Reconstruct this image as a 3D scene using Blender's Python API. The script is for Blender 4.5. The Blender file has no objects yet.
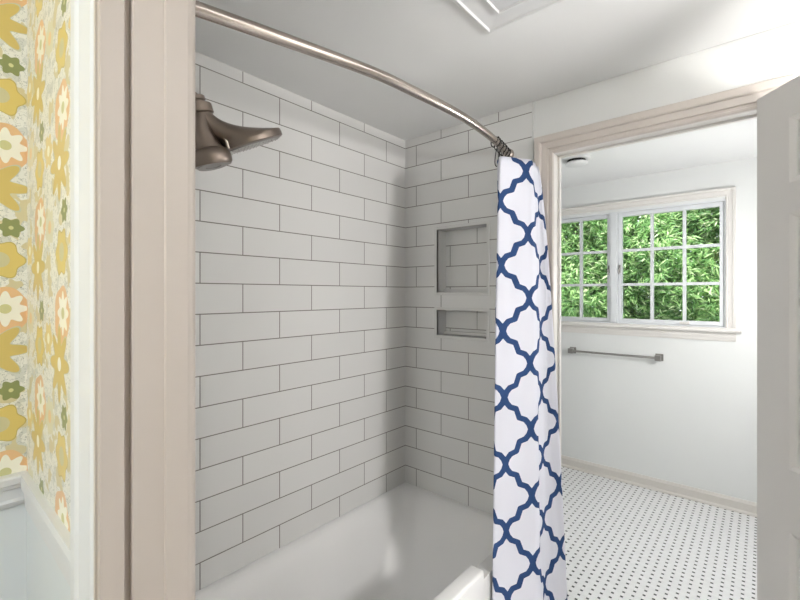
import bpy, bmesh, math, random
from mathutils import Vector, Matrix

random.seed(7)
S = bpy.context.scene
COL = S.collection
H = 1.47                      # eye height above the floor


def lin(r, g, b):
    def f(c):
        c /= 255.0
        return c / 12.92 if c <= .04045 else ((c + .055) / 1.055) ** 2.4
    return (f(r), f(g), f(b), 1.0)


# ------------------------------------------------------------------ materials
def mat(name, col, rough=.5, metal=0.0, spec=.5, coat=0.0):
    m = bpy.data.materials.new(name)
    m.use_nodes = True
    b = m.node_tree.nodes['Principled BSDF']
    b.inputs['Base Color'].default_value = col
    b.inputs['Roughness'].default_value = rough
    b.inputs['Metallic'].default_value = metal
    b.inputs['Specular IOR Level'].default_value = spec
    b.inputs['Coat Weight'].default_value = coat
    return m


def painted(name, col, rough=.45, var=.03, scale=6.0, bump=.02):
    """paint with a faint uneven tone and a roller texture"""
    m = mat(name, col, rough)
    nt = m.node_tree
    b = nt.nodes['Principled BSDF']
    tc = nt.nodes.new('ShaderNodeTexCoord')
    n = nt.nodes.new('ShaderNodeTexNoise')
    n.inputs['Scale'].default_value = scale
    n.inputs['Detail'].default_value = 3
    nt.links.new(tc.outputs['Object'], n.inputs['Vector'])
    mx = nt.nodes.new('ShaderNodeMix')
    mx.data_type = 'RGBA'
    mx.inputs['A'].default_value = tuple(c * (1 - var) for c in col[:3]) + (1,)
    mx.inputs['B'].default_value = tuple(min(1, c * (1 + var)) for c in col[:3]) + (1,)
    nt.links.new(n.outputs['Fac'], mx.inputs['Factor'])
    nt.links.new(mx.outputs['Result'], b.inputs['Base Color'])
    n2 = nt.nodes.new('ShaderNodeTexNoise')
    n2.inputs['Scale'].default_value = 220
    nt.links.new(tc.outputs['Object'], n2.inputs['Vector'])
    bp = nt.nodes.new('ShaderNodeBump')
    bp.inputs['Strength'].default_value = bump
    bp.inputs['Distance'].default_value = .002
    nt.links.new(n2.outputs['Fac'], bp.inputs['Height'])
    nt.links.new(bp.outputs['Normal'], b.inputs['Normal'])
    return m


class NT:
    """small helper for math node chains"""
    def __init__(self, m):
        self.t = m.node_tree
        self.b = self.t.nodes['Principled BSDF']

    def put(self, sock, v):
        if isinstance(v, (int, float)):
            sock.default_value = v
        elif isinstance(v, tuple):
            sock.default_value = v
        else:
            self.t.links.new(v, sock)

    def m(self, op, a, b=0.0, c=0.0, clamp=False):
        n = self.t.nodes.new('ShaderNodeMath')
        n.operation = op
        n.use_clamp = clamp
        self.put(n.inputs[0], a)
        self.put(n.inputs[1], b)
        self.put(n.inputs[2], c)
        return n.outputs[0]

    def mix(self, f, a, b):
        n = self.t.nodes.new('ShaderNodeMix')
        n.data_type = 'RGBA'
        self.put(n.inputs['Factor'], f)
        self.put(n.inputs['A'], a)
        self.put(n.inputs['B'], b)
        return n.outputs['Result']

    def uv(self):
        n = self.t.nodes.new('ShaderNodeUVMap')
        n.uv_map = 'UVMap'
        s = self.t.nodes.new('ShaderNodeSeparateXYZ')
        self.t.links.new(n.outputs['UV'], s.inputs[0])
        return n.outputs['UV'], s.outputs['X'], s.outputs['Y']

    def noise(self, vec, scale, detail=2):
        n = self.t.nodes.new('ShaderNodeTexNoise')
        n.inputs['Scale'].default_value = scale
        n.inputs['Detail'].default_value = detail
        if vec is not None:
            self.t.links.new(vec, n.inputs['Vector'])
        return n.outputs['Fac']

    def bump(self, h, strength, dist=.003):
        n = self.t.nodes.new('ShaderNodeBump')
        n.inputs['Strength'].default_value = strength
        n.inputs['Distance'].default_value = dist
        self.put(n.inputs['Height'], h)
        self.t.links.new(n.outputs['Normal'], self.b.inputs['Normal'])


ROW = .1032
Z_ROW = H - .893 - 2 * ROW


def tile_material(name, s_joint, width):
    m = mat(name, lin(214, 212, 207), .32, spec=.4)
    k = NT(m)
    uv, u, v = k.uv()
    cv = k.t.nodes.new('ShaderNodeCombineXYZ')
    k.put(cv.inputs[0], k.m('SUBTRACT', u, s_joint - 40 * width))
    k.put(cv.inputs[1], k.m('SUBTRACT', v, Z_ROW))
    br = k.t.nodes.new('ShaderNodeTexBrick')
    br.offset = .5
    br.offset_frequency = 2
    br.inputs['Scale'].default_value = 1
    br.inputs['Brick Width'].default_value = width
    br.inputs['Row Height'].default_value = ROW
    br.inputs['Mortar Size'].default_value = .0019
    br.inputs['Mortar Smooth'].default_value = .15
    br.inputs['Color1'].default_value = lin(218, 217, 215)
    br.inputs['Color2'].default_value = lin(214, 213, 211)
    br.inputs['Mortar'].default_value = lin(126, 122, 117)
    k.t.links.new(cv.outputs[0], br.inputs['Vector'])
    k.t.links.new(br.outputs['Color'], k.b.inputs['Base Color'])
    k.put(k.b.inputs['Roughness'], k.m('MULTIPLY_ADD', br.outputs['Fac'], .5, .30))
    wav = k.noise(uv, 9, 1)
    hgt = k.m('SUBTRACT', k.m('MULTIPLY', wav, .10), br.outputs['Fac'])
    k.bump(hgt, .35, .002)
    return m


def wallpaper_material():
    m = mat('floral_wallpaper', lin(235, 232, 215), .38, spec=.8)
    k = NT(m)
    uv, u, v = k.uv()
    n1 = k.noise(uv, 120, 3)
    n0 = k.noise(uv, 34, 2)
    gr = k.mix(k.m('GREATER_THAN', n0, .56), lin(234, 233, 224), lin(214, 215, 206))
    scr = k.m('LESS_THAN', k.m('ABSOLUTE', k.m('SUBTRACT', n1, .56)), .012)
    base = k.mix(scr, gr, lin(160, 163, 156))
    n2 = k.noise(uv, 22, 2)
    base = k.mix(k.m('GREATER_THAN', n2, .59), base, lin(214, 204, 164))

    def flower(base, s0, z0, R, n, amp, col, col2=None, r2=0., P=.176, drop=.17, PV=.341, ph=0., edge=None):
        a = k.m('SUBTRACT', u, s0)
        colid = k.m('FLOOR', k.m('MULTIPLY_ADD', a, 1 / P, .5))
        du = k.m('WRAP', a, P / 2, -P / 2)
        dz = k.m('WRAP', k.m('SUBTRACT', k.m('SUBTRACT', v, z0), k.m('MULTIPLY', colid, drop)), PV / 2, -PV / 2)
        r = k.m('SQRT', k.m('ADD', k.m('MULTIPLY', du, du), k.m('MULTIPLY', dz, dz)))
        th = k.m('ARCTAN2', dz, du)
        pet = k.m('MULTIPLY_ADD', k.m('COSINE', k.m('MULTIPLY_ADD', th, float(n), ph)), amp, 1.0)
        q = k.m('DIVIDE', r, k.m('MULTIPLY', pet, R))
        if edge:
            base = k.mix(k.m('LESS_THAN', q, 1.06), base, edge)
        base = k.mix(k.m('LESS_THAN', q, 1.0), base, col)
        if col2:
            base = k.mix(k.m('LESS_THAN', r, r2), base, col2)
        return base

    ol, ye, wh = lin(196, 176, 96), lin(222, 200, 116), lin(246, 243, 228)
    base = flower(base, .215, H - .05, .032, 7, .12, lin(222, 218, 190), lin(236, 206, 150), .012)
    base = flower(base, .205, H + .09, .028, 6, .16, lin(226, 206, 140), lin(244, 240, 214), .010)
    base = flower(base, .130, H - .036, .050, 5, .05, lin(232, 190, 140))
    base = flower(base, .137, H - .031, .031, 8, .20, wh, lin(206, 204, 150), .010)
    base = flower(base, .112, H - .118, .050, 8, .30, lin(214, 190, 110), wh, .012, edge=lin(200, 202, 180))
    base = flower(base, .146, H + .139, .019, 6, .16, lin(140, 148, 92), lin(210, 208, 150), .004)
    base = flower(base, .128, H + .071, .036, 6, .12, ye, lin(206, 200, 160), .016, edge=ol)
    k.t.links.new(base, k.b.inputs['Base Color'])
    return m


def mosaic_material():
    """white marble mosaic with a square lattice of small black dots"""
    m = mat('dotted_mosaic', lin(240, 240, 240), .22)
    k = NT(m)
    uv, u, v = k.uv()
    P = .0405
    du = k.m('WRAP', u, P / 2, -P / 2)
    dv = k.m('WRAP', v, P / 2, -P / 2)
    au, av = k.m('ABSOLUTE', du), k.m('ABSOLUTE', dv)
    dot = k.m('LESS_THAN', k.m('MAXIMUM', au, av), .0062)
    # basket weave joints between the white strips
    eu = k.m('LESS_THAN', k.m('ABSOLUTE', k.m('SUBTRACT', au, .0075)), .0006)
    ev = k.m('LESS_THAN', k.m('ABSOLUTE', k.m('SUBTRACT', av, .0075)), .0006)
    joint = k.m('MAXIMUM', eu, ev)
    n = k.noise(uv, 30, 4)
    wht = k.mix(n, lin(222, 222, 222), lin(246, 246, 247))
    c = k.mix(k.m('MULTIPLY', joint, .35), wht, lin(190, 190, 188))
    blk = k.mix(k.noise(uv, 60, 1), lin(40, 41, 44), lin(84, 85, 88))
    c = k.mix(dot, c, blk)
    k.t.links.new(c, k.b.inputs['Base Color'])
    return m


def curtain_material():
    m = mat('trellis_cloth', lin(240, 240, 248), .85, spec=.2)
    k = NT(m)
    uv, u, v = k.uv()
    A, B2 = .091, .1177
    x = k.m('DIVIDE', k.m('PINGPONG', u, A), A)
    y = k.m('DIVIDE', k.m('PINGPONG', v, B2), B2)
    pts = [(0, 1), (.07, .84), (.20, .71), (.44, .64), (.56, .36), (.80, .29), (.93, .16), (1, 0)]
    px, py = k.m('MULTIPLY', x, A), k.m('MULTIPLY', y, B2)
    best = None
    for (a, b) in zip(pts[:-1], pts[1:]):
        ax, ay, bx, by = a[0] * A, a[1] * B2, b[0] * A, b[1] * B2
        dx, dy = bx - ax, by - ay
        L2 = dx * dx + dy * dy
        qx, qy = k.m('SUBTRACT', px, ax), k.m('SUBTRACT', py, ay)
        t = k.m('MULTIPLY_ADD', qx, dx / L2, k.m('MULTIPLY', qy, dy / L2), clamp=True)
        ex = k.m('MULTIPLY_ADD', t, -dx, qx)
        ey = k.m('MULTIPLY_ADD', t, -dy, qy)
        d = k.m('ADD', k.m('MULTIPLY', ex, ex), k.m('MULTIPLY', ey, ey))
        best = d if best is None else k.m('MINIMUM', best, d)
    d = k.m('SQRT', best)
    line = k.m('LESS_THAN', d, .0098)
    n = k.noise(uv, 40, 2)
    navy = k.mix(n, lin(44, 68, 112), lin(58, 86, 134))
    c = k.mix(line, lin(230, 230, 239), navy)
    k.t.links.new(c, k.b.inputs['Base Color'])
    wv = k.noise(uv, 900, 1)
    k.bump(wv, .06, .001)
    # thin cloth lets some light through
    tr = k.t.nodes.new('ShaderNodeBsdfTranslucent')
    k.t.links.new(c, tr.inputs['Color'])
    ms = k.t.nodes.new('ShaderNodeMixShader')
    ms.inputs[0].default_value = .25
    out = k.t.nodes['Material Output']
    k.t.links.new(k.b.outputs[0], ms.inputs[1])
    k.t.links.new(tr.outputs[0], ms.inputs[2])
    k.t.links.new(ms.outputs[0], out.inputs['Surface'])
    return m


def leaf_material():
    m = mat('leaf', lin(110, 160, 60), .35)
    k = NT(m)
    g = k.t.nodes.new('ShaderNodeNewGeometry')
    r = k.t.nodes.new('ShaderNodeValToRGB')
    el = r.color_ramp.elements
    el[0].position, el[0].color = 0, lin(84, 126, 70)
    el[1].position, el[1].color = 1, lin(230, 240, 196)
    e = el.new(.45); e.color = lin(130, 174, 104)
    e = el.new(.8); e.color = lin(178, 212, 140)
    k.t.links.new(g.outputs['Random Per Island'], r.inputs[0])
    k.t.links.new(r.outputs[0], k.b.inputs['Base Color'])
    tr = k.t.nodes.new('ShaderNodeBsdfTranslucent')
    k.t.links.new(r.outputs[0], tr.inputs['Color'])
    ms = k.t.nodes.new('ShaderNodeMixShader')
    ms.inputs[0].default_value = .35
    k.t.links.new(k.b.outputs[0], ms.inputs[1])
    k.t.links.new(tr.outputs[0], ms.inputs[2])
    k.t.links.new(ms.outputs[0], k.t.nodes['Material Output'].inputs['Surface'])
    return m


def brushed(name, col, rough=.3):
    m = mat(name, col, rough, 1.0)
    k = NT(m)
    tc = k.t.nodes.new('ShaderNodeTexCoord')
    n = k.noise(tc.outputs['Object'], 90, 3)
    k.put(k.b.inputs['Roughness'], k.m('MULTIPLY_ADD', n, .05, rough - .025))
    return m


M = dict(
    tile_back=tile_material('tile_back', -1.350, .308),
    tile_left=tile_material('tile_left', .945, .3055),
    tile_front=tile_material('tile_front', -1.30, .3055),
    drywall=painted('drywall', lin(222, 222, 220), .55, .01),
    far_paint=painted('far_paint', lin(228, 229, 228), .55, .01),
    ceiling=painted('ceiling_paint', lin(230, 230, 229), .6, .01),
    far_ceiling=painted('far_ceiling_paint', lin(236, 236, 236), .6, .01),
    taupe=painted('taupe_paint', lin(204, 195, 188), .35, .015, 3),
    jamb=painted('shaded_taupe_paint', lin(194, 184, 177), .35, .02, 3),  # casing taupe, darkened to put the entry jamb's shade into the colour
    door=painted('door_paint', lin(214, 211, 207), .35, .01, 3),
    white=painted('white_trim', lin(223, 225, 228), .35, .01, 3),
    warm_white=painted('warm_white_trim', lin(224, 220, 216), .35, .01, 3),
    base=painted('baseboard_paint', lin(214, 209, 203), .4, .01, 3),
    wains=painted('wainscot_paint', lin(222, 228, 232), .4, .01, 3),
    paper=wallpaper_material(),
    mosaic=mosaic_material(),
    trim_tile=mat('trim_tile', lin(216, 215, 213), .2, coat=.2),
    tub=mat('enamel', lin(226, 225, 224), .40, coat=.12),
    nickel=brushed('brushed_nickel', lin(140, 128, 119), .36),
    rod=brushed('satin_nickel', lin(186, 176, 168), .26),
    gray_metal=brushed('gray_metal', lin(158, 155, 152), .38),
    dark=mat('dark_metal', lin(40, 38, 38), .35, .6),
    plastic=mat('vent_plastic', lin(222, 222, 222), .4),
    lens=mat('vent_lens', lin(214, 214, 216), .25),
    cloth=curtain_material(),
    leaf=leaf_material(),
    bark=painted('bark', lin(150, 138, 118), .8, .2, 30),
    soil=painted('soil', lin(88, 96, 60), .9, .25, 3),
    wood=painted('wood_floor', lin(150, 124, 98), .35, .15, 5),
    shade=mat('added_lamp_white', lin(245, 244, 240), .4),
)
g = bpy.data.materials.new('window_glass')
g.use_nodes = True
_n = g.node_tree.nodes
_n.remove(_n['Principled BSDF'])
_t = _n.new('ShaderNodeBsdfTransparent')
_g = _n.new('ShaderNodeBsdfGlossy')
_g.inputs['Roughness'].default_value = .02
_f = _n.new('ShaderNodeFresnel')
_f.inputs['IOR'].default_value = 1.25
_x = _n.new('ShaderNodeMixShader')
g.node_tree.links.new(_f.outputs[0], _x.inputs[0])
g.node_tree.links.new(_t.outputs[0], _x.inputs[1])
g.node_tree.links.new(_g.outputs[0], _x.inputs[2])
g.node_tree.links.new(_x.outputs[0], _n['Material Output'].inputs['Surface'])
M['glass'] = g


# ------------------------------------------------------------------ mesh helpers
def link(name, bm, mats, parent=None, smooth=False, bevel=0.0, uv=True, weld=True):
    if weld:
        bmesh.ops.remove_doubles(bm, verts=bm.verts, dist=1e-6)
    bmesh.ops.recalc_face_normals(bm, faces=bm.faces)
    if uv:
        box_uv(bm)
    me = bpy.data.meshes.new(name)
    bm.to_mesh(me)
    bm.free()
    for mm in (mats if isinstance(mats, (list, tuple)) else [mats]):
        me.materials.append(mm)
    o = bpy.data.objects.new(name, me)
    COL.objects.link(o)
    if parent:
        o.parent = parent
    if smooth:
        for p in me.polygons:
            p.use_smooth = True
        me.set_sharp_from_angle(angle=math.radians(40))
    if bevel:
        b = o.modifiers.new('edge', 'BEVEL')
        b.width = bevel
        b.segments = 2
        b.limit_method = 'ANGLE'
        b.angle_limit = math.radians(40)
    return o


def box_uv(bm):
    L = bm.loops.layers.uv.get('UVMap') or bm.loops.layers.uv.new('UVMap')
    for f in bm.faces:
        n = f.normal
        ax = max(range(3), key=lambda i: abs(n[i]))
        for lp in f.loops:
            c = lp.vert.co
            lp[L].uv = ((c.y, c.z), (c.x, c.z), (c.x, c.y))[ax]


def box(bm, x0, x1, y0, y1, z0, z1, mi=0):
    v = [bm.verts.new((x, y, z)) for x in (x0, x1) for y in (y0, y1) for z in (z0, z1)]
    for q in ((0, 1, 3, 2), (4, 6, 7, 5), (0, 4, 5, 1), (2, 3, 7, 6), (0, 2, 6, 4), (1, 5, 7, 3)):
        f = bm.faces.new([v[i] for i in q])
        f.material_index = mi


def cells(xs, ys, zs, solid, pick=None):
    """mesh of a block grid: only the faces between solid and empty"""
    bm = bmesh.new()
    nx, ny, nz = len(xs) - 1, len(ys) - 1, len(zs) - 1
    c = lambda a, i: (a[i] + a[i + 1]) / 2
    st = [[[solid(c(xs, i), c(ys, j), c(zs, k)) for k in range(nz)] for j in range(ny)] for i in range(nx)]
    vs = {}

    def V(i, j, k):
        if (i, j, k) not in vs:
            vs[(i, j, k)] = bm.verts.new((xs[i], ys[j], zs[k]))
        return vs[(i, j, k)]

    def s(i, j, k):
        return 0 <= i < nx and 0 <= j < ny and 0 <= k < nz and st[i][j][k]
    F = {(-1, 0, 0): ((0, 0, 0), (0, 0, 1), (0, 1, 1), (0, 1, 0)), (1, 0, 0): ((1, 0, 0), (1, 1, 0), (1, 1, 1), (1, 0, 1)),
         (0, -1, 0): ((0, 0, 0), (1, 0, 0), (1, 0, 1), (0, 0, 1)), (0, 1, 0): ((0, 1, 0), (0, 1, 1), (1, 1, 1), (1, 1, 0)),
         (0, 0, -1): ((0, 0, 0), (0, 1, 0), (1, 1, 0), (1, 0, 0)), (0, 0, 1): ((0, 0, 1), (1, 0, 1), (1, 1, 1), (0, 1, 1))}
    for i in range(nx):
        for j in range(ny):
            for k in range(nz):
                if not st[i][j][k]:
                    continue
                for d, q in F.items():
                    if not s(i + d[0], j + d[1], k + d[2]):
                        f = bm.faces.new([V(i + a, j + b, k + e) for a, b, e in q])
                        if pick:
                            f.material_index = pick(f.calc_center_median(), d)
    return bm


def ring(bm, c, ex, ey, rx, ry, n):
    return [bm.verts.new(c + ex * (rx * math.cos(2 * math.pi * i / n)) + ey * (ry * math.sin(2 * math.pi * i / n))) for i in range(n)]


def skin(bm, rings, cap0=True, cap1=True, mi=0):
    for a, b in zip(rings[:-1], rings[1:]):
        n = len(a)
        for i in range(n):
            f = bm.faces.new((a[i], a[(i + 1) % n], b[(i + 1) % n], b[i]))
            f.material_index = mi
    if cap0:
        bm.faces.new(list(reversed(rings[0]))).material_index = mi
    if cap1:
        bm.faces.new(rings[-1]).material_index = mi


def frame_of(d):
    d = d.normalized()
    up = Vector((1, 0, 0)) if abs(d.x) < .9 else Vector((0, 0, 1))
    ey = d.cross(up).normalized()
    ex = ey.cross(d).normalized()
    return ex, ey


def tube(bm, pts, r, n=16, cap=True):
    pts = [Vector(p) for p in pts]
    rs = r if isinstance(r, (list, tuple)) else [r] * len(pts)
    rings = []
    for i, p in enumerate(pts):
        d = pts[min(i + 1, len(pts) - 1)] - pts[max(i - 1, 0)]
        ex, ey = frame_of(d)
        rings.append(ring(bm, p, ex, ey, rs[i], rs[i], n))
    skin(bm, rings, cap, cap)


def lathe(bm, c, axis, prof, n=32):
    """prof: (distance along axis, radius)"""
    axis = Vector(axis).normalized()
    c = Vector(c)
    ex, ey = frame_of(axis)
    skin(bm, [ring(bm, c + axis * t, ex, ey, max(r, 1e-4), max(r, 1e-4), n) for t, r in prof])


def spline(P, n):
    """Catmull-Rom through the points"""
    P = [Vector(p) for p in P]
    Q = [P[0] * 2 - P[1]] + P + [P[-1] * 2 - P[-2]]
    out = []
    for i in range(1, len(Q) - 2):
        for s in range(n):
            t = s / n
            a, b, c, d = Q[i - 1], Q[i], Q[i + 1], Q[i + 2]
            out.append(.5 * ((2 * b) + (c - a) * t + (2 * a - 5 * b + 4 * c - d) * t * t + (3 * b - a - 3 * c + d) * t ** 3))
    out.append(P[-1])
    return out


def casing(bm, prof, xl, xr, zb, zt, y, sgn=-1):
    """mitred architrave: up the left side, over the head, down the right"""
    rows = []
    for w, d in prof:
        yy = y + sgn * d
        rows.append([bm.verts.new(p) for p in ((xl - w, yy, zb), (xl - w, yy, zt + w), (xr + w, yy, zt + w), (xr + w, yy, zb))])
    for a, b in zip(rows[:-1], rows[1:]):
        for i in range(3):
            bm.faces.new((a[i], a[i + 1], b[i + 1], b[i]))
    for i in (0, 3):
        bm.faces.new([r[i] for r in rows])


def prism(bm, poly, z0, z1):
    a = [bm.verts.new((x, y, z0)) for x, y in poly]
    b = [bm.verts.new((x, y, z1)) for x, y in poly]
    n = len(poly)
    for i in range(n):
        bm.faces.new((a[i], a[(i + 1) % n], b[(i + 1) % n], b[i]))
    bm.faces.new(list(reversed(a)))
    bm.faces.new(b)


def run_x(bm, prof, x0, x1):
    """profile (y,z) run along x"""
    a = [bm.verts.new((x0, y, z)) for y, z in prof]
    b = [bm.verts.new((x1, y, z)) for y, z in prof]
    n = len(prof)
    for i in range(n):
        bm.faces.new((a[i], a[(i + 1) % n], b[(i + 1) % n], b[i]))
    bm.faces.new(list(reversed(a)))
    bm.faces.new(b)


def run_y(bm, prof, y0, y1):
    a = [bm.verts.new((x, y0, z)) for x, z in prof]
    b = [bm.verts.new((x, y1, z)) for x, z in prof]
    n = len(prof)
    for i in range(n):
        bm.faces.new((a[i], a[(i + 1) % n], b[(i + 1) % n], b[i]))
    bm.faces.new(list(reversed(a)))
    bm.faces.new(b)


def structure(o, label=None):
    o['kind'] = 'structure'
    if label:
        o['label'] = label
    return o


def tag(o, label, cat, group=None):
    o['label'] = label
    o['category'] = cat
    if group:
        o['group'] = group
    return o


def empty(name, loc, label, cat, group=None):
    o = bpy.data.objects.new(name, None)
    o.empty_display_size = .1
    COL.objects.link(o)
    o.location = loc
    return tag(o, label, cat, group)


def under(o, root):
    """parent a mesh that was built in world coordinates"""
    o.parent = root
    o.matrix_parent_inverse = Matrix.Translation(-Vector(root.location))
    return o


# ------------------------------------------------------------------ room shell
XL, YB, YT = -1.423, 1.703, 1.709          # tiled long wall, tiled end wall, plain plaster
XT = -.736                                 # edge of the tiling
CEIL, CEIL2, CEILH = H + .80, H + .909, H + .95
YW = 3.675                                 # window wall
DX0, DX1, DZ = -.644, -.008, H + .566      # inner doorway
EX0, EX1, EZ = -.645, .09, H + .58         # entry doorway
TOP = 2.75
NX0, NX1 = -1.221, -.946
NZ = [(H - .201, H - .078), (H + .008, H + .315)]
YF0, YF1 = .171, .262                      # entry wall

# end wall with the niche and the inner doorway
xs = [-2.1, XL - .1, NX0, NX1, XT, DX0 - .012, DX1 + .012, 1.62]
ys = [YB, YT, 1.775, 1.782, 1.87]
zs = [0, NZ[0][0], NZ[0][1], NZ[1][0], NZ[1][1], DZ + .012, TOP]


def sol(x, y, z):
    if y < YT and x > XT:
        return False
    if x > XT and y > 1.775:
        return False
    if NX0 < x < NX1 and y < 1.782 and any(a < z < b for a, b in NZ):
        return False
    if DX0 - .012 < x < DX1 + .012 and z < DZ + .012:
        return False
    return True


def pk(c, d):
    if d[1] == 1:
        return 2
    if c.x < XT and d == (0, -1, 0):
        return 0
    if NX0 - .01 < c.x < NX1 + .01 and c.y < 1.79:
        return 3
    return 1


wb = structure(link('wall_back', cells(xs, ys, zs, sol, pk), [M['tile_back'], M['drywall'], M['far_paint'], M['trim_tile']]))
# thin square edging around the two niche openings
bm = bmesh.new()
for (za, zb), t in ((NZ[0], .014), (NZ[1], .014)):
    y0, y1 = YB - .003, YB + .012
    box(bm, NX0 - t, NX0, y0, y1, za - t, zb + t)
    box(bm, NX1, NX1 + t, y0, y1, za - t, zb + t)
    box(bm, NX0, NX1, y0, y1, zb, zb + t)
    box(bm, NX0, NX1, y0, y1, za - t, za)
link('niche_edging', bm, M['trim_tile'], wb, bevel=.0015)
bm = bmesh.new()
for za, zb in NZ:
    box(bm, NX0 + .001, NX1 - .001, 1.762, 1.781, za + .002, za + .016)
link('niche_back_curb', bm, M['trim_tile'], wb, bevel=.001)
# bead of caulk where the tiling stops on the plaster
bm = bmesh.new()
box(bm, XT, XT + .006, YB, YT + .001, H - 1.2, CEIL)
link('tile_edge_bead', bm, M['trim_tile'], wb)

# long tiled wall
structure(link('wall_left', cells([XL - .14, XL], [YF0, YB], [0, TOP], lambda *a: True, lambda c, d: 0), [M['tile_left']]))


# entry wall: wallpaper and wainscot towards the hall, tile and plaster towards the bath
RAIL = H - .378
xs = [-2.1, XL, -1.2, XT, EX0 - .014, EX1 + .014, 1.62]
zs = [0, RAIL, EZ + .014, TOP]


def pk(c, d):
    if d == (0, -1, 0):
        return 0 if c.z > RAIL else 1
    if d == (0, 1, 0):
        return 2 if c.x < XT else 3
    return 3


bm = cells(xs, [YF0, YF1], zs, lambda x, y, z: not (EX0 - .014 < x < EX1 + .014 and z < EZ + .014), pk)
bmesh.ops.recalc_face_normals(bm, faces=bm.faces)
box_uv(bm)
L = bm.loops.layers.uv['UVMap']
for f in bm.faces:                          # run the paper on round the corner of the hall
    if f.material_index == 0:
        for lp in f.loops:
            lp[L].uv = (lp.vert.co.x + 1.2 + YF0, lp.vert.co.z)
structure(link('wall_front', bm, [M['paper'], M['wains'], M['tile_front'], M['drywall']], uv=False))

# hall: wallpapered side wall and the walls behind the viewer
zs = [0, RAIL, TOP]
structure(link('wall_hall', cells([-1.35, -1.2], [-1.42, YF0], zs, lambda *a: True, lambda c, d: 0 if c.z > RAIL else 1),
               [M['paper'], M['wains']]))
structure(link('wall_hall_end', cells([-1.2, 1.5], [-1.42, -1.3], zs, lambda *a: True, lambda c, d: 0 if c.z > RAIL else 1),
               [M['paper'], M['wains']]))
structure(link('wall_hall_right', cells([1.5, 1.62], [-1.42, YF0], zs, lambda *a: True, lambda c, d: 0 if c.z > RAIL else 1),
               [M['paper'], M['wains']]))
bm = bmesh.new(); box(bm, 1.5, 1.62, YF1, YT, 0, TOP)
structure(link('wall_right', bm, M['drywall']))

# room beyond: left and right walls, window wall
bm = bmesh.new(); box(bm, -2.1, -1.98, 1.87, YW, 0, TOP)
structure(link('wall_far_left', bm, M['far_paint']))
bm = bmesh.new(); box(bm, .35, .47, 1.775, YW, 0, TOP)
structure(link('wall_far_right', bm, M['far_paint']))
WX0, WX1, WZ0, WZ1 = -1.622, -.200, H - .232, H + .652
structure(link('wall_window', cells([-2.1, WX0, WX1, .47], [YW, YW + .14], [0, WZ0, WZ1, TOP],
                                    lambda x, y, z: not (WX0 < x < WX1 and WZ0 < z < WZ1)), M['far_paint']))

bm = bmesh.new(); box(bm, -2.1, 1.62, YF1 - .09, YW + .14, -.08, 0)
structure(link('floor', bm, M['mosaic']))
bm = bmesh.new(); box(bm, -1.35, 1.62, -1.42, YF1 - .09, -.08, 0)
structure(link('floor_hall', bm, M['wood']))
bm = bmesh.new(); box(bm, XL, 1.5, YF1, YB, CEIL, CEIL + .08)
structure(link('ceiling', bm, M['ceiling']))
bm = bmesh.new(); box(bm, -1.98, .35, 1.775, YW, CEIL2, CEIL2 + .08)
structure(link('ceiling_far', bm, M['far_ceiling']))
bm = bmesh.new(); box(bm, -1.2, 1.5, -1.3, YF0, CEILH, CEILH + .08)
structure(link('ceiling_hall', bm, M['far_ceiling']))

# ------------------------------------------------------------------ trim
# entry jamb (profile seen edge-on at the left) and its casings
bm = bmesh.new()
jp = [(-.659, .158), (-.646, .158), (-.646, .1605), (-.6405, .1618), (-.640, .163), (-.640, .1885), (-.6415, .1895), (-.650, .1900),
      (-.650, .1980), (-.6415, .1985), (-.640, .1995), (-.640, .2375), (-.6375, .2395), (-.6375, .269), (-.639, .2735),
      (-.6395, .2765), (-.641, .2785), (-.644, .2825), (-.715, .2825), (-.715, .263), (-.659, .263)]
prism(bm, jp, 0, EZ)
box(bm, EX0, EX1, .160, .272, EZ, EZ + .0135)
prism(bm, [(EX1, .160), (EX1 + .0135, .160), (EX1 + .0135, .272), (EX1, .272)], 0, EZ)
structure(link('trim_1', bm, M['jamb']))
bm = bmesh.new()
casing(bm, [(0, 0), (0, .012), (.006, .016), (.012, .015), (.018, .011), (.03, .010), (.072, .013), (.077, .017), (.094, .018), (.097, .016), (.097, 0)],
       -.651, EX1 + .006, 0, EZ + .006, YF0)
structure(link('trim_2', bm, M['white']))

# inner doorway: jamb lining and stepped casing
bm = bmesh.new()
box(bm, DX0 - .0115, DX0, YT - .002, 1.778, 0, DZ)
box(bm, DX1, DX1 + .0115, YT - .002, 1.778, 0, DZ)
box(bm, DX0 - .0115, DX1 + .0115, YT - .002, 1.778, DZ, DZ + .0115)
box(bm, DX0, DX0 + .008, 1.748, 1.765, 0, DZ)
box(bm, DX0 + .008, DX1, 1.748, 1.765, DZ - .008, DZ)
structure(link('trim_3', bm, M['warm_white'], bevel=.001))
bm = bmesh.new()
casing(bm, [(.001, 0), (.001, .009), (.004, .012), (.010, .012), (.013, .009), (.020, .009), (.023, .015), (.046, .017), (.049, .024), (.054, .026),
            (.072, .026), (.076, .022), (.076, 0)], DX0, DX1, 0, DZ, YT)
structure(link('trim_4', bm, M['taupe']))
bm = bmesh.new()
casing(bm, [(.001, 0), (.001, .012), (.06, .016), (.06, 0)], DX0, DX1, 0, DZ, 1.775, 1)
structure(link('trim_5', bm, M['warm_white']))

# baseboard in the room beyond, with its shoe
bm = bmesh.new()
run_x(bm, [(YW, 0), (YW - .026, 0), (YW - .024, .010), (YW - .016, .018), (YW - .014, .019), (YW - .014, .068), (YW - .009, .078), (YW - .006, .085), (YW, .087)], -1.98, .35)
structure(link('baseboard_window', bm, M['base']))
bm = bmesh.new()
run_y(bm, [(.35, 0), (.324, 0), (.326, .010), (.336, .019), (.336, .068), (.341, .078), (.35, .087)], 1.8, YW - .026)
structure(link('baseboard_far_right', bm, M['base']))

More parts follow.
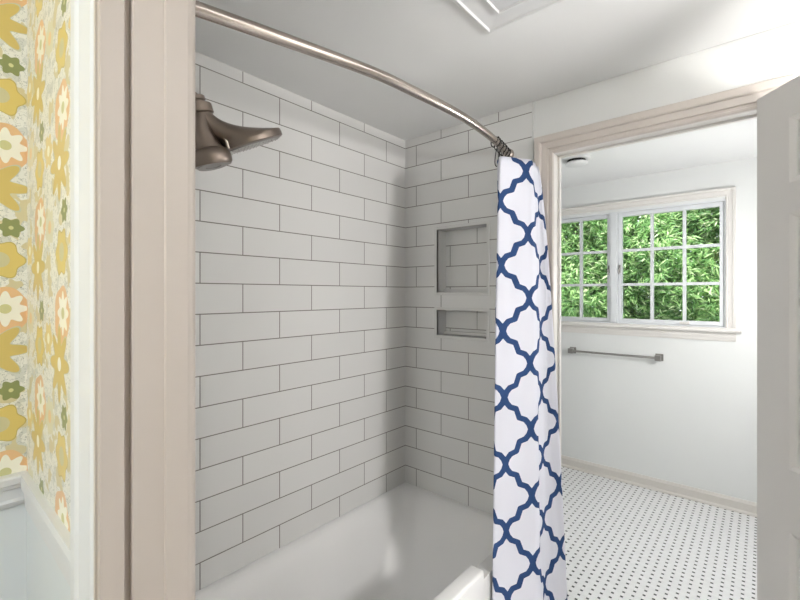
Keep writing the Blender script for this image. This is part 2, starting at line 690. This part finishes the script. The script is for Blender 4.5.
# hall chair rail and wainscot panel moulding
bm = bmesh.new()
rail = [(0, -.066), (.008, -.066), (.012, -.060), (.014, -.055), (.009, -.050), (.009, -.030), (.016, -.026), (.018, -.019), (.024, -.016), (.026, -.003), (.022, .0006), (0, .0006)]
run_y(bm, [(-1.2 + d, RAIL + z) for d, z in rail], -1.3, YF0)
rail2 = [(0, -.07), (.006, -.07), (.008, -.04), (.012, -.03), (.014, -.012), (.012, 0), (0, 0)]
run_x(bm, [(YF0 - d, RAIL + z) for d, z in rail2], -1.176, -.752)
structure(link('trim_6', bm, M['white']))

# ------------------------------------------------------------------ six panel door, swung open past the jamb
def six_panel_door(name, DW, loc, aim):
    DH, DT = 2.046, .035
    u0, us, mid = 0.0, .113, .09
    pw = (DW - 2 * us - mid) / 2
    cols = [(us, us + pw), (us + pw + mid, DW - us)]
    rowsz = [(.22, H - .653 - .012), (H - .480 - .012, H + .225 - .012), (H + .307 - .010, H + .487 - .010)]
    bm = bmesh.new()
    xs = sorted({0, DW, *[c for p in cols for c in p]})
    zs = sorted({0, DH, *[c for p in rowsz for c in p]})
    ys = [0, .009, DT - .009, DT]
    inp = lambda x, z: any(a < x < b for a, b in cols) and any(a < z < b for a, b in rowsz)
    bmd = cells(xs, ys, zs, lambda x, y, z: not (inp(x, z) and (y < .009 or y > DT - .009)))
    dr = structure(link(name, bmd, M['door'], bevel=.0012))
    bm = bmesh.new()
    for (a, b) in cols:
        for (c, d) in rowsz:
            for side in (0, 1):
                y0 = .009 if side == 0 else DT - .009
                sg = -1 if side == 0 else 1
                # sloping raised field and the sticking round it
                for seq in ([(.0, .0085), (.006, .006), (.012, .0025), (.014, 0)], [(.020, 0), (.034, .006), (.036, .0065)]):
                    rws = []
                    for w, h in seq:
                        y = y0 + sg * h
                        rws.append([bm.verts.new(p) for p in ((a + w, y, c + w), (b - w, y, c + w), (b - w, y, d - w), (a + w, y, d - w))])
                    for p, q in zip(rws[:-1], rws[1:]):
                        for i in range(4):
                            bm.faces.new((p[i], p[(i + 1) % 4], q[(i + 1) % 4], q[i]))
                    if seq[0][0] > .01:
                        bm.faces.new(rws[-1])
    link('panel_moulding', bm, M['door'], dr)
    bm = bmesh.new()
    for zz in (.22, 1.0, 1.78):
        lathe(bm, (-.004, DT + .004, zz - .045), (0, 0, 1), [(0, .006), (.09, .006)], 12)
    link('hinge', bm, M['gray_metal'], dr)
    bm = bmesh.new()
    for sg, yb in ((-1, 0), (1, DT)):
        lathe(bm, (DW - .06, yb, .95), (0, sg, 0), [(-.001, .03), (.004, .03), (.008, .012), (.03, .011), (.036, .02), (.05, .027), (.062, .022), (.066, .001)], 24)
    link('knob', bm, M['gray_metal'], dr, smooth=True)
    dr.location = loc
    dr.rotation_euler = (0, 0, math.atan2(aim[1], aim[0]))
    return dr


six_panel_door('door_1', .625, (-.017, 1.672, .010), (.62, -.785))
six_panel_door('light_blocking_door', .725, (.096, .290, .010), (.65, .76))       # unseen entry leaf added to block lamp light from the jamb

# ------------------------------------------------------------------ window
win = structure(bpy.data.objects.new('window_1', None))
COL.objects.link(win)
win.location = ((WX0 + WX1) / 2, YW, WZ0)


def wpart(name, bm, m, parent=None, **kw):
    o = link(name, bm, m, **kw)
    under(o, win)
    if parent:
        o.parent = parent
        o.matrix_parent_inverse = Matrix.Identity(4)
    return o


GY = YW + .045                                    # glass plane
bm = bmesh.new()                                   # frame lining in the wall opening and centre mullion
box(bm, WX0, WX0 + .008, YW, YW + .14, WZ0, WZ1)
box(bm, WX1 - .008, WX1, YW, YW + .14, WZ0, WZ1)
box(bm, WX0 + .008, WX1 - .008, YW, YW + .14, WZ1 - .010, WZ1)
box(bm, WX0 + .008, WX1 - .008, YW, YW + .14, WZ0, WZ0 + .006)
wpart('frame', bm, M['white'])
bm = bmesh.new()
box(bm, -.939, -.882, YW - .006, YW + .10, WZ0 + .006, WZ1 - .010)
box(bm, -.928, -.893, YW - .012, YW - .006, WZ0 + .006, WZ1 - .010)
wpart('mullion', bm, M['white'], bevel=.002)
bm = bmesh.new()
casing(bm, [(0, 0), (0, .010), (.006, .013), (.012, .011), (.016, .013), (.034, .016), (.037, .024), (.052, .026), (.055, .023), (.055, 0)],
       WX0, WX1, WZ0 - .0, WZ1 + .02, YW)
wpart('casing', bm, M['warm_white'])
bm = bmesh.new()
run_x(bm, [(YW + .005, WZ0 - .030), (YW - .058, WZ0 - .030), (YW - .064, WZ0 - .024), (YW - .066, WZ0 - .015), (YW - .064, WZ0 - .006), (YW - .058, WZ0), (YW + .005, WZ0)], WX0 - .085, WX1 + .085)
wpart('sill', bm, M['warm_white'])
bm = bmesh.new()
run_x(bm, [(YW, WZ0 - .092), (YW - .010, WZ0 - .092), (YW - .014, WZ0 - .075), (YW - .020, WZ0 - .060), (YW - .022, WZ0 - .045), (YW - .030, WZ0 - .040), (YW - .030, WZ0 - .030), (YW, WZ0 - .030)], WX0 - .055, WX1 + .055)
wpart('apron', bm, M['warm_white'])
gz0, gz1 = H - .194, H + .612
for (ga, gb) in ((-1.586, -.964), (-.857, -.236)):
    bm = bmesh.new()
    t, tb = .024, .030
    y0, y1 = GY - .022, GY + .022
    box(bm, ga - t, ga, y0, y1, gz0 - tb, gz1 + tb)
    box(bm, gb, gb + t, y0, y1, gz0 - tb, gz1 + tb)
    box(bm, ga, gb, y0, y1, gz1, gz1 + tb)
    box(bm, ga, gb, y0, y1, gz0 - tb, gz0)
    sash = wpart('sash', bm, M['white'], bevel=.003)
    bm = bmesh.new()
    mw = .0105
    for i in (1, 2):
        x = ga + (gb - ga) * i / 3
        box(bm, x - mw, x + mw, GY - .014, GY + .012, gz0, gz1)
        z = gz0 + (gz1 - gz0) * i / 3
        box(bm, ga, gb, GY - .0135, GY + .0115, z - mw, z + mw)
    wpart('muntin', bm, M['white'], sash, weld=False)
    bm = bmesh.new()
    box(bm, ga, gb, GY - .002, GY + .002, gz0, gz1)
    wpart('pane', bm, M['glass'], sash)
for px in (-.950, -.871):                          # casement lever locks on both sides of the mullion
    bm = bmesh.new()
    z = H + .20
    box(bm, px - .006, px + .006, GY - .032, GY - .022, z - .03, z + .03)
    tube(bm, [(px, GY - .032, z + .01), (px, GY - .050, z), (px, GY - .054, z - .045)], [.005, .006, .004], 10)
    wpart('latch', bm, M['gray_metal'])
bm = bmesh.new()                                   # crank operator on the bottom rail
xx, zz = -.44, gz0 - .012
box(bm, xx - .03, xx + .03, GY - .034, GY - .022, zz - .014, zz + .004)
tube(bm, [(xx, GY - .034, zz), (xx + .006, GY - .05, zz - .002), (xx + .03, GY - .054, zz + .006)], .005, 10)
wpart('crank', bm, M['warm_white'])

# ------------------------------------------------------------------ hedge outside
bm = bmesh.new(); box(bm, -9, 6, YW + .14, 12, -.3, -.1)
structure(link('ground', bm, M['soil']))
hd = empty('hedge', (-1.6, 5.9, -.1), 'tall leafy green hedge filling the view outside the window', 'hedge')


def leaf(bm, p, d, n, L, W):
    d = d.normalized()
    s = d.cross(n).normalized()
    nn = s.cross(d)
    a = bm.verts.new(p)
    l1 = bm.verts.new(p + d * L * .4 + s * W - nn * L * .02)
    r1 = bm.verts.new(p + d * L * .4 - s * W - nn * L * .02)
    m1 = bm.verts.new(p + d * L * .45 + nn * L * .05)
    t = bm.verts.new(p + d * L - nn * L * .16)
    for q in ((a, l1, m1), (a, m1, r1), (l1, t, m1), (m1, t, r1)):
        bm.faces.new(q)


bmf, bmt = bmesh.new(), bmesh.new()
rnd = random.uniform
for i in range(21000):
    x = rnd(-3.8, 1.2)
    z = rnd(.45, 3.7)
    bulge = .35 * math.sin(x * 2.3 + .7) * math.sin(z * 2.6) + .25 * math.sin(x * 5.1 + z * 3.3)
    y = 5.35 - bulge * .6 + abs(random.gauss(0, .30)) + (.55 if i % 3 == 0 else 0)
    c = Vector((x, y, z))
    out = Vector((rnd(-.8, .8), rnd(-1, .1), rnd(-.5, .7))).normalized()
    k = random.randint(6, 9)
    sc = 1.5 if i % 3 == 0 else .85
    for j in range(k):
        d = (out + Vector((rnd(-1, 1), rnd(-.7, .5), rnd(-.9, .35)))).normalized()
        nrm = Vector((rnd(-.6, .6), rnd(-1, .2), rnd(.2, 1.2)))
        leaf(bmf, c + Vector((rnd(-.03, .03), rnd(-.03, .03), rnd(-.03, .03))), d, nrm, sc * rnd(.07, .14), sc * rnd(.009, .016))
fo = link('foliage', bmf, M['leaf'], uv=False, weld=False)
fo['kind'] = 'stuff'
under(fo, hd)
for i in range(14):
    x = rnd(-4.4, 1.4)
    y = rnd(5.5, 6.1)
    p = [Vector((x, y, -.1))]
    lean = Vector((rnd(-.25, .25), rnd(-.12, .02), 1))
    for s in range(7):
        p.append(p[-1] + lean * .6 + Vector((rnd(-.1, .1), rnd(-.06, .04), 0)))
    tube(bmt, p, [.022 - .0022 * q for q in range(8)], 7)
    for q in range(2, 7):
        a = p[q]
        e = a + Vector((rnd(-.5, .5), rnd(-.45, -.1), rnd(.1, .6)))
        m_ = (a + e) / 2 + Vector((rnd(-.08, .08), rnd(-.05, .05), .05))
        tube(bmt, [a, m_, e], [.009, .006, .003], 6)
tw = link('twigs', bmt, M['bark'], uv=False, weld=False)
under(tw, hd)

# ------------------------------------------------------------------ bathtub
TZ = H - .982                                   # rim height
tub = empty('bathtub', (-1.08, .98, 0), 'glossy white alcove bathtub below the tiled walls', 'bathtub')
RIN, REND = -.790, 1.305                        # inner edge and far end of the raised apron rim


def rrect(x0, x1, y0, y1, r, z, n=8):
    pts = []
    for cx, cy, a0 in ((x1 - r, y1 - r, 0), (x0 + r, y1 - r, 90), (x0 + r, y0 + r, 180), (x1 - r, y0 + r, 270)):
        for i in range(n + 1):
            a = math.radians(a0 + 90 * i / n)
            pts.append(Vector((cx + r * math.cos(a), cy + r * math.sin(a), z)))
    return pts


bm = bmesh.new()
X0, X1, Y0, Y1 = XL + .001, XT + .003, YF1 + .002, YB - .001
loops = [rrect(X0, X1, Y0, Y1, .004, .02), rrect(X0, X1, Y0, Y1, .004, TZ - .16), rrect(X0, X1, Y0, Y1, .006, TZ - .11 - .006),
         rrect(X0 + .002, X1 - .008, Y0 + .002, Y1 - .002, .010, TZ - .11)]
# the deck: level and thin against the walls, then it rolls into the bowl
shell = [loops[0], loops[1], loops[2]]
V = [[bm.verts.new(p) for p in l] for l in shell]
skin(bm, V, True, False)
body_bottom = V
inner = [(.010, .022, .050, .03, .05, 0.0), (.020, .030, .056, .035, .06, -.004), (.034, .046, .064, .045, .07, -.016), (.050, .070, .076, .06, .08, -.045),
         (.075, .125, .084, .08, .10, -.14), (.105, .20, .094, .10, .12, -.25), (.135, .27, .11, .12, .14, -.325),
         (.165, .32, .14, .15, .15, -.352), (.23, .40, .20, .22, .12, -.362)]
prev = None
rl = []
# raised back deck (left, far and shower ends) starting at the tile line
top = rrect(X0, X1, Y0, Y1, .006, TZ - .001)
for l, f, r, nr, rad, dz in inner:
    rl.append([bm.verts.new(p) for p in rrect(X0 + l, X1 - r, Y0 + nr, Y1 - f, rad, TZ + dz)])
skin(bm, rl, False, True)
topv = [bm.verts.new(p) for p in rrect(X0, X1, Y0, Y1, .004, TZ)]
skin(bm, [V[2], topv, rl[0]], False, False)
o = link('basin', bm, M['tub'], smooth=True)
under(o, tub)
# raised apron rim on the room side; it stops short of the far end
bm = bmesh.new()
box(bm, RIN, X1 + .002, Y0 + .03, REND, TZ - .105, TZ + .030)
o = link('apron_rim', bm, M['tub'], smooth=False)
b = o.modifiers.new('round', 'BEVEL'); b.width = .012; b.segments = 4; b.limit_method = 'ANGLE'
for p in o.data.polygons:
    p.use_smooth = True
under(o, tub)
bm = bmesh.new()
lathe(bm, (-1.08, .62, TZ - .361), (0, 0, 1), [(0, .036), (.003, .036), (.005, .028), (.004, .012), (.004, .001)], 24)
o = link('drain', bm, M['nickel'], smooth=True)
under(o, tub)

# ------------------------------------------------------------------ shower head
XS = -1.08
sh = empty('showerhead', (XS, YF1, H + .55), 'brushed nickel double shower head jutting from the tiled wall at left', 'shower head')


def sp(name, bm, m=None, **kw):
    return under(link(name, bm, m or M['nickel'], smooth=True, **kw), sh)


bm = bmesh.new()
lathe(bm, (XS, YF1 - .002, H + .555), (0, 1, 0), [(0, .032), (.004, .032), (.010, .020), (.014, .012)], 28)
sp('wall_flange', bm)
bm = bmesh.new()
tube(bm, spline([(XS, YF1 + .002, H + .555), (XS, .34, H + .553), (XS, .41, H + .532), (XS, .477, H + .490)], 6), .0105, 16)
sp('arm', bm)
bm = bmesh.new()
ax = Vector((0, .28, -.96)).normalized()
lathe(bm, (XS, .474, H + .496), ax, [(0, .012), (.001, .019), (.003, .021), (.012, .021), (.014, .018), (.020, .018), (.0205, .030), (.022, .032), (.042, .033), (.044, .030), (.046, .026)], 36)
sp('collar', bm)


def loft(bm, secs, n=36):
    rings = []
    for c, d, rx, ry in secs:
        ex = Vector((1, 0, 0))
        ey = Vector(d).normalized().cross(ex).normalized()
        rings.append(ring(bm, Vector(c), ex, ey, rx, ry, n))
    skin(bm, rings)


dn = Vector((0, .45, -.89))
bm = bmesh.new()
A, Bc = Vector((XS, .487, H + .454)), Vector((XS, .615, H + .429))
secs = []
N = 18
for i in range(N + 1):
    t = i / N
    e = t ** 1.25
    c = A.lerp(Bc, e) + Vector((0, -.010, -.020)) * math.sin(math.pi * t) * .7
    d = ax.lerp(dn, t)
    r = .027 + (.092 - .027) * (t ** 1.9)
    secs.append((c, d, r, r))
secs.append((Bc + dn * .010, dn, .0935, .0935))
secs.append((Bc + dn * .018, dn, .0925, .0925))
secs.append((Bc + dn * .021, dn, .086, .086))
loft(bm, secs)
sp('rain_head', bm)
bm = bmesh.new()
lathe(bm, Bc + dn * .0205, dn, [(0, .084), (.003, .082), (.004, .05), (.004, .001)], 36)
for rr, nn in ((.02, 6), (.04, 12), (.06, 18), (.075, 24)):
    ex, ey = frame_of(dn)
    for i in range(nn):
        a = 2 * math.pi * i / nn
        p = Bc + dn * .0245 + ex * rr * math.cos(a) + ey * rr * math.sin(a)
        lathe(bm, p, dn, [(0, .0018), (.0012, .0012)], 6)
sp('spray_face', bm, M['gray_metal'])
bm = bmesh.new()
d2 = Vector((.10, .30, -.95)).normalized()
C2 = Vector((XS + .005, .502, H + .368))
secs = []
for i in range(13):
    t = i / 12
    c = Vector((XS, .486, H + .452)).lerp(C2, t) + Vector((0, -.012, 0)) * math.sin(math.pi * t)
    r = .027 + .012 * t ** 2
    secs.append((c, ax.lerp(d2, t), r, r))
secs += [(C2 + d2 * .004, d2, .046, .046), (C2 + d2 * .008, d2, .050, .050), (C2 + d2 * .022, d2, .052, .052), (C2 + d2 * .036, d2, .050, .050), (C2 + d2 * .042, d2, .045, .045)]
loft(bm, secs)
sp('hand_shower', bm)
bm = bmesh.new()
lathe(bm, C2 + d2 * .0415, d2, [(0, .040), (.003, .038), (.003, .020), (.001, .018), (.001, .001)], 30)
sp('hand_spray_face', bm, M['gray_metal'])
bm = bmesh.new()
tube(bm, spline([(XS + .02, .515, H + .425), (XS + .03, .535, H + .40), (XS + .03, .545, H + .375)], 5), .006, 10)
sp('diverter_lever', bm, M['rod'])

# ------------------------------------------------------------------ curtain rod
RODP = [(-.862, YF1 + .006, H + .548), (-.835, .385, H + .555), (-.779, .753, H + .575), (-.768, .93, H + .583), (-.765, 1.2, H + .592), (-.790, 1.46, H + .597), (-.838, YB - .004, H + .600)]
rod = empty('curtain_rod', (-.80, .98, H + .58), 'curved satin nickel shower rod running below the ceiling', 'curtain rod')
bm = bmesh.new()
rp = spline(RODP, 10)
tube(bm, rp, .0140, 20)
under(link('bar', bm, M['rod'], smooth=True), rod)
for p, d in ((RODP[-1], (-.1, -1, 0)), (RODP[0], (.1, 1, 0))):
    bm = bmesh.new()
    lathe(bm, Vector(p) - Vector(d).normalized() * .0005, d, [(0, .026), (.006, .026), (.012, .021), (.020, .017), (.024, .016)], 26)
    under(link('end_flange', bm, M['rod'], smooth=True), rod)

# ------------------------------------------------------------------ curtain (bunched at the far end of the rod)
VT, VB = H + .506, H - 1.375
# fold lines: (top x,y) -> (bottom x,y), u at top, u at bottom
folds = [
    ((-0.8, 1.6324), (-0.6701, 1.533), -0.32, -0.42),
    ((-0.8109, 1.5572), (-0.6934, 1.4801), -0.24, -0.33),
    ((-0.7787, 1.5453), (-0.6673, 1.4827), -0.16, -0.25),
    ((-0.7788, 1.4794), (-0.7064, 1.4097), -0.08, -0.15),
    ((-0.737, 1.423), (-0.7207, 1.3184), 0, -0.075),
    ((-0.6673, 1.5355), (-0.6015, 1.4602), 0.112, 0.112),
    ((-0.6856, 1.6251), (-0.6099, 1.5451), 0.195, 0.2),
    ((-0.6877, 1.6497), (-0.5467, 1.6257), 0.23, 0.33),
    ((-0.7204, 1.648), (-0.6033, 1.6167), 0.3, 0.42),
    ((-0.7153, 1.6853), (-0.5761, 1.6466), 0.36, 0.5),
]
bm = bmesh.new()
uvl = bm.loops.layers.uv.new('UVMap')
NV = 70
grid = []
for j in range(NV + 1):
    f = j / NV
    z = VT + (VB - VT) * f
    fe = f ** .62
    ctrl = [Vector((a[0] + (b[0] - a[0]) * fe, a[1] + (b[1] - a[1]) * fe, 0)) for a, b, _, _ in folds]
    uc = [p + (q - p) * f for _, _, p, q in folds]
    row = []
    # rounded folds: straight panels joined by small arcs
    R = .30
    P = []
    for i, c in enumerate(ctrl):
        if i == 0 or i == len(ctrl) - 1:
            P.append((c, uc[i]))
            continue
        lo, hi = ctrl[i - 1], ctrl[i + 1]
        q0 = min(.016, R * (c - lo).length); q1 = min(.016, R * (hi - c).length)
        a = c + (lo - c).normalized() * q0
        b = c + (hi - c).normalized() * q1
        ua = uc[i] + (uc[i - 1] - uc[i]) * q0 / (c - lo).length
        ub = uc[i] + (uc[i + 1] - uc[i]) * q1 / (hi - c).length
        for s in range(7):
            t = s / 6
            P.append((a * (1 - t) ** 2 + c * 2 * t * (1 - t) + b * t * t, ua + (ub - ua) * t))
    full = []
    for (p, up), (q, uq) in zip(P[:-1], P[1:]):
        n = 6 if (q - p).length > .03 else 1
        if (q - p).length <= .03 and len(P) and abs(0) < 1:
            n = 1
        full.append((p, up))
    full.append(P[-1])
    grid.append([(p, up, z) for p, up in full])
# insert extra columns on the long panels so that they can sag
nc = len(grid[0])
mid = grid[NV // 2]
split = [8 if (mid[i + 1][0] - mid[i][0]).length > .025 else 1 for i in range(nc - 1)]
VG = []
for j, row in enumerate(grid):
    f = j / NV
    vr = []
    for i in range(nc - 1):
        (p, up, z), (q, uq, _) = row[i], row[i + 1]
        nrm = Vector((-(q - p).y, (q - p).x, 0)).normalized() if (q - p).length > 0 else Vector((0, 0, 0))
        for s in range(split[i]):
            t = s / split[i]
            w = math.sin(math.pi * t) if split[i] > 1 else 0
            amp = .007 * math.sin(7 * f + i) * (.4 + f) + .004 * math.sin(2 * math.pi * t) * math.sin(11 * f + 2 * i)
            vr.append((p.lerp(q, t) + nrm * amp * w, up + (uq - up) * t))
    vr.append((row[-1][0], row[-1][1]))
    VG.append([(bm.verts.new((p.x, p.y, row[0][2])), u_) for p, u_ in vr])
# pattern phase: a right-hand crossing sits at z = H+.214
V0 = H + .2207
for j in range(NV):
    for i in range(len(VG[0]) - 1):
        q = (VG[j][i], VG[j][i + 1], VG[j + 1][i + 1], VG[j + 1][i])
        f = bm.faces.new([a[0] for a in q])
        for lp, a in zip(f.loops, q):
            lp[uvl].uv = (a[1] + .091 * 20, a[0].co.z - V0 + .1177 * 40)
cur = link('shower_curtain', bm, M['cloth'], uv=False, weld=False, smooth=True)
tag(cur, 'white shower curtain with navy trellis pattern bunched at the end of the rod', 'shower curtain')
sd = cur.modifiers.new('cloth', 'SOLIDIFY'); sd.thickness = .0016

# hooks along the rod: double ring with a bead
def rod_at(y):
    for a, b in zip(rp[:-1], rp[1:]):
        if a.y <= y <= b.y:
            return a.lerp(b, (y - a.y) / (b.y - a.y))
    return rp[-1]


hook_y = [1.505, 1.550, 1.590, 1.625, 1.655]
hlab = ['dark metal curtain hook on the rod, first one above the curtain from the camera side',
        'dark metal curtain hook on the rod, second from the camera side',
        'dark metal curtain hook in the middle of the row of hooks',
        'dark metal curtain hook on the rod, second from the tiled wall',
        'dark metal curtain hook on the rod, nearest the tiled wall']
hooks0 = None
for y, lab in zip(hook_y, hlab):
    c = rod_at(y)
    if hooks0 is None:
        root = empty('curtain_hook', c, lab, 'curtain hook', 'hooks holding the shower curtain on the rod')
        bm = bmesh.new()
        R = .0200
        tube(bm, [(R * math.cos(a), .002 * math.sin(a), R * math.sin(a) - .004) for a in [math.radians(-70 + 320 * i / 24) for i in range(25)]], .0022, 8)
        tube(bm, spline([(.007, 0, -.0235), (.0, .0, -.050), (-.003, 0, -.085), (.004, 0, -.100), (.010, 0, -.094)], 5), .002, 8)
        w_ = link('wire', bm, M['dark'], root, smooth=True)
        bm = bmesh.new()
        for a in (20, 55, 90, 125, 160):
            p = Vector((R * math.cos(math.radians(a)), 0, R * math.sin(math.radians(a)) - .004))
            lathe(bm, p - Vector((0, .0036, 0)), (0, 1, 0), [(0, .001), (.001, .003), (.0036, .0042), (.0062, .003), (.0072, .001)], 10)
        b_ = link('roller_beads', bm, M['dark'], root, smooth=True)
        hooks0 = root
    else:
        root = hooks0.copy(); COL.objects.link(root)
        root.location = c
        root['label'] = lab
        for ch in (w_, b_):
            d = ch.copy(); COL.objects.link(d); d.parent = root

# ------------------------------------------------------------------ exhaust fan grille on the bath ceiling
VX, VY, VS = -.640, 1.160, .33
fan = empty('exhaust_fan', (VX + VS / 2, VY - VS / 2, CEIL), 'square white exhaust fan cover on the bathroom ceiling', 'exhaust fan')


def sqring(bm, a, b, za, zb):
    """sloping square band: insets a,b at heights za,zb"""
    r = []
    for w, z in ((a, za), (b, zb)):
        r.append([bm.verts.new(p) for p in ((VX + w, VY - w, z), (VX + VS - w, VY - w, z), (VX + VS - w, VY - VS + w, z), (VX + w, VY - VS + w, z))])
    for i in range(4):
        bm.faces.new((r[0][i], r[0][(i + 1) % 4], r[1][(i + 1) % 4], r[1][i]))


bm = bmesh.new()
seq = [(0, CEIL), (0, CEIL - .006), (.005, CEIL - .011), (.012, CEIL - .012), (.016, CEIL - .007), (.066, CEIL - .004), (.068, CEIL - .012), (.074, CEIL - .013), (.078, CEIL - .008)]
for (a, za), (b, zb) in zip(seq[:-1], seq[1:]):
    sqring(bm, a, b, za, zb)
under(link('grille', bm, M['plastic']), fan)
bm = bmesh.new()
box(bm, VX + .078, VX + VS - .078, VY - VS + .078, VY - .078, CEIL - .009, CEIL - .003)
under(link('light_lens', bm, M['lens'], bevel=.002), fan)

# small round fixture on the far ceiling
fx = empty('ceiling_fixture', (-.955, 2.93, CEIL2), 'small round white fixture with dark slots on the ceiling beyond the doorway', 'ceiling fixture')
bm = bmesh.new()
lathe(bm, (-.955, 2.93, CEIL2 + .001), (0, 0, -1), [(0, .095), (.006, .095), (.012, .088), (.014, .062)], 40)
under(link('trim_ring', bm, M['plastic'], smooth=True), fx)
bm = bmesh.new()
lathe(bm, (-.955, 2.93, CEIL2 - .012), (0, 0, -1), [(0, .058), (.010, .058), (.020, .052), (.024, .001)], 36)
under(link('cap', bm, M['dark'], smooth=True), fx)
bm = bmesh.new()
lathe(bm, (-.955, 2.93, CEIL2 - .030), (0, 0, -1), [(0, .066), (.006, .072), (.014, .066), (.020, .045), (.022, .001)], 36)
under(link('dish', bm, M['plastic'], smooth=True), fx)

# ------------------------------------------------------------------ towel bar under the window
tb = empty('towel_bar', (-.91, YW, H - .473), 'grey metal towel bar on the wall below the window', 'towel bar')
bm = bmesh.new()
tube(bm, [(-1.225, YW - .058, H - .473), (-.595, YW - .058, H - .473)], .0085, 14)
under(link('bar', bm, M['gray_metal'], smooth=True), tb)
for x in (-1.225, -.595):
    bm = bmesh.new()
    box(bm, x - .026, x + .026, YW - .008, YW + .001, H - .499, H - .447)
    box(bm, x - .013, x + .013, YW - .040, YW - .008, H - .486, H - .460)
    box(bm, x - .020, x + .020, YW - .075, YW - .040, H - .493, H - .453)
    under(link('post', bm, M['gray_metal'], bevel=.003), tb)

# ------------------------------------------------------------------ unseen lamps added to light the rooms
def added_fixture(name, loc, label, r):
    o = empty(name, loc, label, 'lamp')
    bm = bmesh.new()
    lathe(bm, loc, (0, 0, -1), [(0, r), (.02, r), (.028, r * .9), (.03, .001)], 32)
    under(link('base_plate', bm, M['shade'], smooth=True), o)
    return o


def area(name, loc, rot, size, power, col=(1, .97, .93), sy=None):
    l = bpy.data.lights.new(name, 'AREA')
    l.energy = power
    l.color = col
    l.shape = 'DISK' if sy is None else 'RECTANGLE'
    l.size = size
    if sy:
        l.size_y = sy
    o = bpy.data.objects.new(name, l)
    COL.objects.link(o)
    o.location = loc
    o.rotation_euler = rot
    return o


R = math.radians
def added_lamp(name, loc, drop, label, r, power, col=(1, .985, .97)):
    """added lamp out of view: short stem, point light below it"""
    o = added_fixture(name, loc, label, .07)
    bm = bmesh.new()
    lathe(bm, loc, (0, 0, -1), [(.03, .012), (drop - .07, .012), (drop - .065, .05), (drop - .05, .05), (drop - .048, .001)], 24)
    under(link('stem', bm, M['gray_metal'], smooth=True), o)
    l = bpy.data.lights.new(name + '_light', 'POINT')
    l.energy = power
    l.color = col
    l.shadow_soft_size = r
    lo = bpy.data.objects.new(name + '_light', l)
    COL.objects.link(lo)
    lo.location = (loc[0], loc[1], loc[2] - drop - r)
    return o


added_lamp('fill_lamp', (1.15, .89, CEIL), .50, 'unseen stemmed lamp added to light the bathroom', .12, 74)
added_lamp('fill_lamp.001', (.02, -1.0, CEILH), .45, 'unseen stemmed lamp added in the hallway as fill light', .12, 31, (.90, .95, 1))
added_lamp('fill_lamp.002', (.15, 2.7, CEIL2), .8, 'unseen stemmed lamp added to brighten the room beyond the doorway', .08, 24, (1, .995, .985))
# daylight
w = bpy.data.worlds.new('daylight')
S.world = w
w.use_nodes = True
bg = w.node_tree.nodes['Background']
bg.inputs[0].default_value = (.86, .94, 1.0, 1)
bg.inputs[1].default_value = 2.6
p = area('window_portal', ((WX0 + WX1) / 2, YW + .16, (WZ0 + WZ1) / 2), (R(-90), 0, 0), WX1 - WX0, 1, sy=WZ1 - WZ0)
p.data.cycles.is_portal = True
sun = bpy.data.lights.new('sun', 'SUN')
sun.energy = 6.0
sun.angle = R(8)
so = bpy.data.objects.new('sun', sun)
COL.objects.link(so)
so.rotation_euler = Vector((-.25, .75, -.75)).to_track_quat('-Z', 'Y').to_euler()

# ------------------------------------------------------------------ camera
cam = bpy.data.cameras.new('camera')
cam.sensor_width = 36
cam.lens = 36 * 425 / 800
cam.shift_y = -6 / 800
cam.clip_start = .02
co = bpy.data.objects.new('camera', cam)
COL.objects.link(co)
co.location = (0, 0, H)
co.rotation_euler = (R(90), 0, R(40.6))
S.camera = co

S.view_settings.view_transform = 'Standard'
S.view_settings.look = 'None'
S.view_settings.gamma = 1
S.view_settings.exposure = .22
S.view_settings.use_curve_mapping = False
